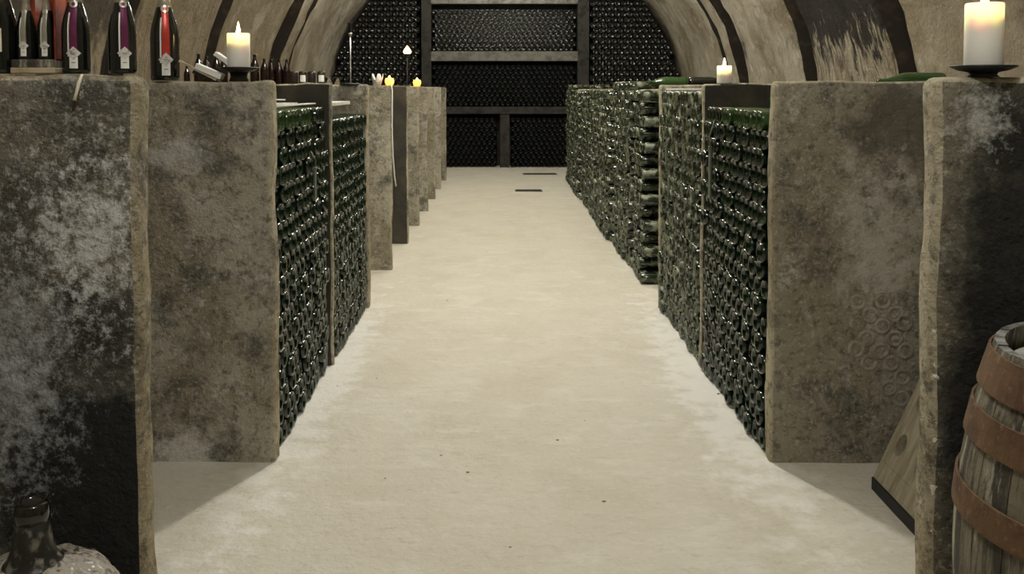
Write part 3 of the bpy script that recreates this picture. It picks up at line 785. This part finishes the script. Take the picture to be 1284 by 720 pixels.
# ------------------------------------------------------------------ barrel
BX_, BY_ = 1.338, 1.885
HB, RH, RBL = .95, .276, .352
def brad(z):
    u = (z / HB - .5) * 2
    return RBL - (RBL - RH) * (abs(u) ** 2)
barrel = empty('wine_barrel', (BX_, BY_, 0)); tag(barrel, 'weathered oak barrel with rusty iron hoops standing on end', 'barrel')
NS = 24
def stave(i):
    a0, a1 = 2 * PI * i / NS + .004, 2 * PI * (i + 1) / NS - .004
    dr = random.uniform(-.0025, .0025); ht = HB + random.uniform(-.004, .004)
    vs, fs = [], []
    nz, na = 14, 2
    for j in range(nz + 1):
        z = ht * j / nz
        ro = brad(min(z, HB)) + dr; ri = ro - (.028 if j < nz else .020)
        for k in range(na + 1):
            a = a0 + (a1 - a0) * k / na
            vs.append((ro * math.cos(a), ro * math.sin(a), z))
        for k in range(na, -1, -1):
            a = a0 + (a1 - a0) * k / na
            vs.append((ri * math.cos(a), ri * math.sin(a), z))
    P = 2 * (na + 1)
    for j in range(nz):
        for k in range(P): fs.append((j * P + k, j * P + (k + 1) % P, (j + 1) * P + (k + 1) % P, (j + 1) * P + k))
    fs.append(tuple(range(P - 1, -1, -1))); fs.append(tuple(range(nz * P, nz * P + P)))
    me = mesh('stave', vs, fs)
    me.materials.append(M['stave']); me.materials.append(M['stave_end']); me.polygons[len(fs) - 1].material_index = 1
    return me
for i in range(NS): link('stave', stave(i), None, barrel)
def hoop(z0, z1):
    vs, fs = [], []; n = 64
    for i in range(n):
        a = 2 * PI * i / n
        for z, d in ((z0, .0005), (z0, .006), (z1, .006), (z1, .0005)): vs.append(((brad(z) + d) * math.cos(a), (brad(z) + d) * math.sin(a), z + .0015 * math.sin(a * 3)))
    for i in range(n):
        for j in range(4): fs.append((i * 4 + j, ((i + 1) % n) * 4 + j, ((i + 1) % n) * 4 + (j + 1) % 4, i * 4 + (j + 1) % 4))
    return mesh('hoop', vs, fs)
for z0, z1 in ((.855, .935), (.745, .815), (.585, .650), (.30, .365), (.135, .205), (.015, .095)): link('hoop', hoop(z0, z1), M['rust'], barrel)
M['head'] = simple('pale barrel head', (.70, .70, .68), .6, var=((.50, .49, .46), 12, .5, .7))
for i in range(5):          # head boards
    w = .486 / 5; x0 = -.243 + i * w
    pts = []
    R = .246
    xs = [x0 + .0008 + (w - .0016) * q / 6 for q in range(7)]
    top_ = [(x, math.sqrt(max(R * R - x * x, 0))) for x in xs]
    pts = top_ + [(x, -yv) for x, yv in reversed(top_)]
    vs = [(x, yv, .885) for x, yv in pts] + [(x, yv, .905) for x, yv in pts]
    n = len(pts)
    fs = [tuple(range(n)), tuple(range(2 * n - 1, n - 1, -1))] + [(k, k + n, (k + 1) % n + n, (k + 1) % n) for k in range(n)]
    link('head_board', mesh('head_board', vs, fs), M['head'], barrel)

# ------------------------------------------------------------------ demijohn
dj = empty('demijohn', (-1.03, 1.97, 0)); tag(dj, 'big round dust crusted demijohn bottle on the floor', 'bottle')
pr = [(0, .02), (.10, .0), (.15, .01), (.185, .06), (.2, .16), (.2, .27), (.192, .34), (.172, .395), (.135, .432), (.09, .452), (.062, .462), (.05, .475), (.042, .50), (.037, .53), (.034, .565)]
nk = pr[10:]; pr = pr[:11]
pr = [pr[0]] + [tuple(a + (b - a) * q / 5 for a, b in zip(p0, p1)) for p0, p1 in zip(pr[:-1], pr[1:]) for q in range(1, 6)]
vs, fs = lathe_data(pr, 90)
vs = [Vector(v) * (1 + .015 * noise.noise(Vector(v) * 16) + .012 * noise.noise(Vector(v) * 45)) for v in vs]
link('bottle_body', mesh('bottle_body', vs, fs, True), M['demijohn'], dj)
link('neck', lathe('neck', nk + [(0, .565)], 28), glass_mat('dusty neck glass', (.012, .012, .011), .3, ((.20, .18, .15), .52, .62, .8, 40)), dj)
link('mouth_ring', lathe('mouth_ring', [(.033, .553), (.036, .556), (.037, .572), (.034, .592), (.028, .598), (.022, .597), (.02, .57)], 28), M['glass_black'], dj)
link('cork', lathe('cork', [(0, .565), (.021, .565), (.021, .596), (0, .598)], 18), M['wick'], dj)

# ------------------------------------------------------------------ riddling rack leaning in the bay
rk = empty('riddling_rack', (1.395, 2.42, 0)); tag(rk, 'grey wooden riddling rack with bottle holes standing in the bay behind the barrel', 'rack')
LEN, LEAN = .96, math.radians(24)
def holed_board(name, nc, nr, cw, ch, hr, th):
    bm = bmesh.new(); K = 16
    cache = {}
    def vert(x, z, y):
        k = (round(x, 5), round(z, 5), round(y, 5))
        if k not in cache: cache[k] = bm.verts.new((y, x, z))
        return cache[k]
    W_, H_ = nc * cw, nr * ch
    for i in range(nc):
        for j in range(nr):
            cx, cz = (i + .5) * cw, (j + .5) * ch
            sq, ci = [], []
            for k in range(K):
                a = 2 * PI * k / K + PI / 4
                c_, s_ = math.cos(a), math.sin(a); mxx = max(abs(c_), abs(s_))
                sq.append((cx + c_ / mxx * cw / 2, cz + s_ / mxx * ch / 2)); ci.append((cx + c_ * hr * .85, cz + s_ * hr * 1.15))
            for k in range(K):
                k2 = (k + 1) % K
                for y, fl in ((0, 0), (th, 1)):
                    f = [vert(*sq[k], y), vert(*sq[k2], y), vert(*ci[k2], y), vert(*ci[k], y)]
                    bm.faces.new(f if not fl else f[::-1])
                bm.faces.new([vert(*ci[k], 0), vert(*ci[k2], 0), vert(*ci[k2], th), vert(*ci[k], th)])
                mid = ((sq[k][0] + sq[k2][0]) / 2, (sq[k][1] + sq[k2][1]) / 2)
                if min(mid[0], W_ - mid[0], mid[1], H_ - mid[1]) < 1e-4:
                    bm.faces.new([vert(*sq[k], 0), vert(*sq[k], th), vert(*sq[k2], th), vert(*sq[k2], 0)])
    return bm_mesh(name, bm)
lf = link('leaf_board', holed_board('leaf_board', 6, 6, LEN / 6, .18, .037, .035), M['wood'], rk); lf.location = (.075 * math.sin(LEAN), 0, .045 + .075 * math.cos(LEAN)); lf.rotation_euler = (0, LEAN, 0)
rl = link('bottom_rail', box_me('bottom_rail', 0, .035, 0, LEN, 0, .074, .001), M['wood'], rk); rl.location = (0, 0, .045); rl.rotation_euler = (0, LEAN, 0)
H6 = 6 * .18 + .075
lf2 = link('leaf_board', holed_board('leaf_board', 6, 6, LEN / 6, .18, .037, .035), M['wood'], rk)
lf2.location = (2 * math.sin(LEAN) * H6 + .06 - .075 * math.sin(LEAN), 0, .045 + .075 * math.cos(LEAN)); lf2.rotation_euler = (0, -LEAN, 0)
link('foot_bar', box_me('foot_bar', -.006, .034, 0, LEN, -.004, .046, .002), M['black_iron'], rk)  # black bars stand in for the shade under the boards
link('foot_bar', box_me('foot_bar', 2 * math.sin(LEAN) * H6 + 0.03, 2 * math.sin(LEAN) * H6 + .1, 0, LEN, -.004, .046, .002), M['black_iron'], rk)

# ------------------------------------------------------------------ debris on the floor
rnd = random.Random(3)
bm = bmesh.new()
for (px, py) in [(735, 535), (552, 580), (586, 602), (470, 480), (410, 465), (890, 478), (1012, 585), (640, 700), (700, 560), (838, 392), (420, 490), (560, 380), (760, 640), (480, 610), (905, 500)]:
    s = (py - 112) / 1.5; Y = F / s; X = (px - 629) / s
    r = rnd.uniform(.003, .006)
    g = bmesh.ops.create_icosphere(bm, subdivisions=1, radius=r)
    for v in g['verts']:
        v.co.x *= rnd.uniform(.8, 2.0); v.co.z *= .5; v.co += Vector((X, Y, .003))
tag(link('floor_debris', bm_mesh('floor_debris', bm), simple('dark grit', (.22, .19, .15), .9)), 'small dark crumbs of grit scattered on the aisle floor', 'debris', kind='stuff')
rc = [(663, 240, .2), (677, 219, .3)]
M['grate'] = simple('dark iron grate', (.03, .028, .025), .6)
for px, py, w in rc:
    s = (py - 112) / 1.5; Y = F / s; X = (px - 629) / s
    d = empty('floor_drain', (X, Y, 0)); tag(d, 'dark iron drain cover set in the aisle floor near the end rack' if py < 230 else 'small dark drain cover in the aisle floor', 'drain')
    link('drain_frame', box_me('drain_frame', -w, w, -.12, .12, -.015, .008, .002), M['grate'], d)
    for q in range(6):
        link('grate_bar', box_me('grate_bar', -w * .9, w * .9, -.1 + q * .036, -.085 + q * .036, .006, .013, .001), M['grate'], d)

# ------------------------------------------------------------------ unseen ceiling lamps along the crown of the vault
for y, st_, lc in LAMPS:
    zc = VZ + VR
    l = empty('ceiling_lamp', (VC, y, zc + .3)); tag(l, 'white glass globe lamp hanging from the crown of the vault', 'lamp', 'globe lamps along the vault')
    d = zc + .3 - LAMP_Z
    link('ceiling_rose', lathe('ceiling_rose', [(0, 0), (.06, 0), (.06, -.3), (.012, -.34), (0, -.34)], 20), M['black_iron'], l)
    link('rod', lathe('rod', [(.008, -.3), (.008, -d + .11), (0, -d + .11)], 8), M['black_iron'], l)
    g = link('globe', lathe('globe', [(0, -.1)] + [(.1 * math.sin(PI * q / 10), -.1 * math.cos(PI * q / 10)) for q in range(1, 10)] + [(0, .1)], 20), emit('lamp glass', lc, st_ * 16), l)
    g.location = (0, 0, -d)
